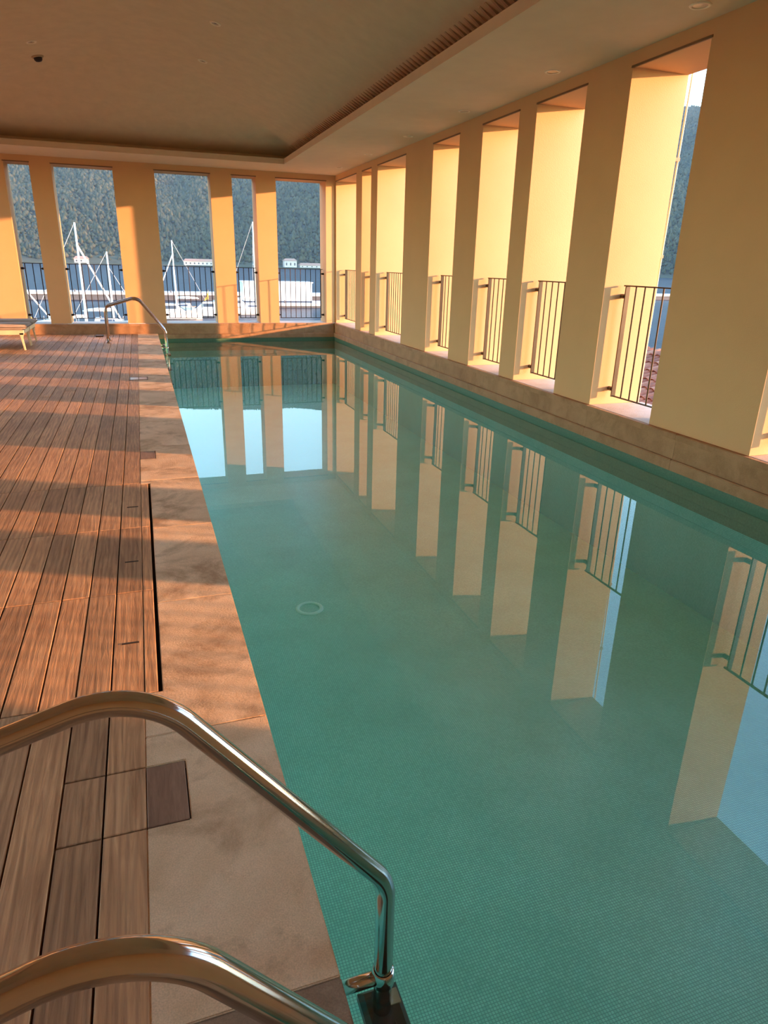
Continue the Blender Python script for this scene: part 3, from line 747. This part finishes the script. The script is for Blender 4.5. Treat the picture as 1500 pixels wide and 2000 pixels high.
sailboat(-6.0, 75, 0.12, 9.2, 11.0, 'sailing boat with the tallest leaning mast and furled jib', True, True)
sailboat(-3.7, 85, -0.05, 8.0, 8.55, 'sailing boat with the shorter mast next to the tallest one', False)
sailboat(5.9, 113, PI + .1, 8.6, 10.6, 'white sailing boat moored in view behind the wide back wall opening', True, True)
sailboat(16.6, 112, .15, 9.0, 13.6, 'sailing boat whose mast fills the narrowest back wall opening', False)
sailboat(-12.5, 84, .5, 7.0, 6.2, 'small sailing boat behind the leftmost opening', True)
# motor boat beside it
def motorboat(x, y, rz, L, label):
    t = thing('motorboat', label, 'motorboat', (x, y, SEA), rz, 'motor boats in the marina')
    B = L * .33
    m = MB(); n = 9
    for i in range(n):
        u = i / (n - 1); wd = B/2 * (1 if u < .5 else max(.03, math.cos((u - .5) * PI) ** .7)); xx = -L/2 + L*u; fb = .9 + .5*u*u
        m.v += [(xx, -wd, fb), (xx, -wd*.85, .1), (xx, 0, -.35), (xx, wd*.85, .1), (xx, wd, fb)]
    for i in range(n - 1):
        for j in range(4): a = i*5+j; m.f.append((a, a+1, a+6, a+5))
        m.f.append((i*5+4, i*5, i*5+5, i*5+9))
    m.f.append((0, 1, 2, 3, 4)); m.build('hull', 'gel_white', t)
    MB().hexa([(-L*.2, -B*.34, .95), (L*.22, -B*.28, 1.0), (L*.22, B*.28, 1.0), (-L*.2, B*.34, .95), (-L*.17, -B*.28, 2.1), (L*.05, -B*.25, 2.05), (L*.05, B*.25, 2.05), (-L*.17, B*.28, 2.1)]).build('cabin', 'gel_white', t)
    MB().hexa([(L*.085, -B*.25, 1.5), (L*.19, -B*.25, 1.12), (L*.19, B*.25, 1.12), (L*.085, B*.25, 1.5), (L*.07, -B*.24, 2.0), (L*.23, -B*.24, 1.14), (L*.23, B*.24, 1.14), (L*.07, B*.24, 2.0)]).build('windscreen', 'boat_dark', t)
    for s_ in (-1, 1): MB().box(-L*.15, L*.05, s_*B*.31 - .02, s_*B*.31 + .02, 1.4, 1.85).build('cabin_window', 'boat_dark', t)
    MB().box(-L*.49, -L*.22, -B*.36, B*.36, .9, .98).build('cockpit', 'teak', t)
motorboat(9.2, 108, PI - .1, 7.5, 'low white motorboat in the foreground of the wide back wall opening')
motorboat(4.2, 103, .05, 8.0, 'white motorboat nearest the wall in the wide back wall opening')
motorboat(15.0, 117, .2, 7.0, 'white motorboat behind the narrowest back wall opening')
# white floating cabin
t = thing('floating_cabin', 'boxy white cabin standing on the pontoon beside the corner opening', 'cabin', (24.5, 130, SEA + .8))
MB().box(-6.6, 6.2, 0, 4.5, .3, 3.5).build('body', 'gel_white', t)
MB().box(-6.8, 6.4, -.15, 4.65, 3.5, 3.7).build('roof', 'gel_white', t)
MB().box(-6.6, 6.2, -.02, 4.52, 0, .3).build('base', 'boat_dark', t)
for k in range(5): MB().box(-5.6 + k*2.3, -5.5 + k*2.3, -.03, 0, .5, 3.4).build('panel_joint', 'concrete', t)
MB().box(6.2, 6.23, 1.4, 2.6, .4, 2.6).build('door', 'concrete', t)

# ------------------------------------------------------------------ sea haze between the building and the hill
hm = bpy.data.materials.new('sea_haze'); hm.use_nodes = True; MATS['sea_haze'] = hm
hn = hm.node_tree.nodes; hn.remove(hn['Principled BSDF'])
vs = hn.new('ShaderNodeVolumeScatter'); vs.inputs['Color'].default_value = (0.46, 0.70, 1.0, 1); vs.inputs['Density'].default_value = 0.00011; vs.inputs['Anisotropy'].default_value = 0.0
hm.node_tree.links.new(vs.outputs[0], hn['Material Output'].inputs['Volume'])
hz_o = MB().box(-3000, 3200, 190, 2300, SEA - 20, 700).build('haze', 'sea_haze')
hz_o['kind'] = 'stuff'; hz_o['label'] = 'thin blue evening haze over the bay'; hz_o['category'] = 'haze'
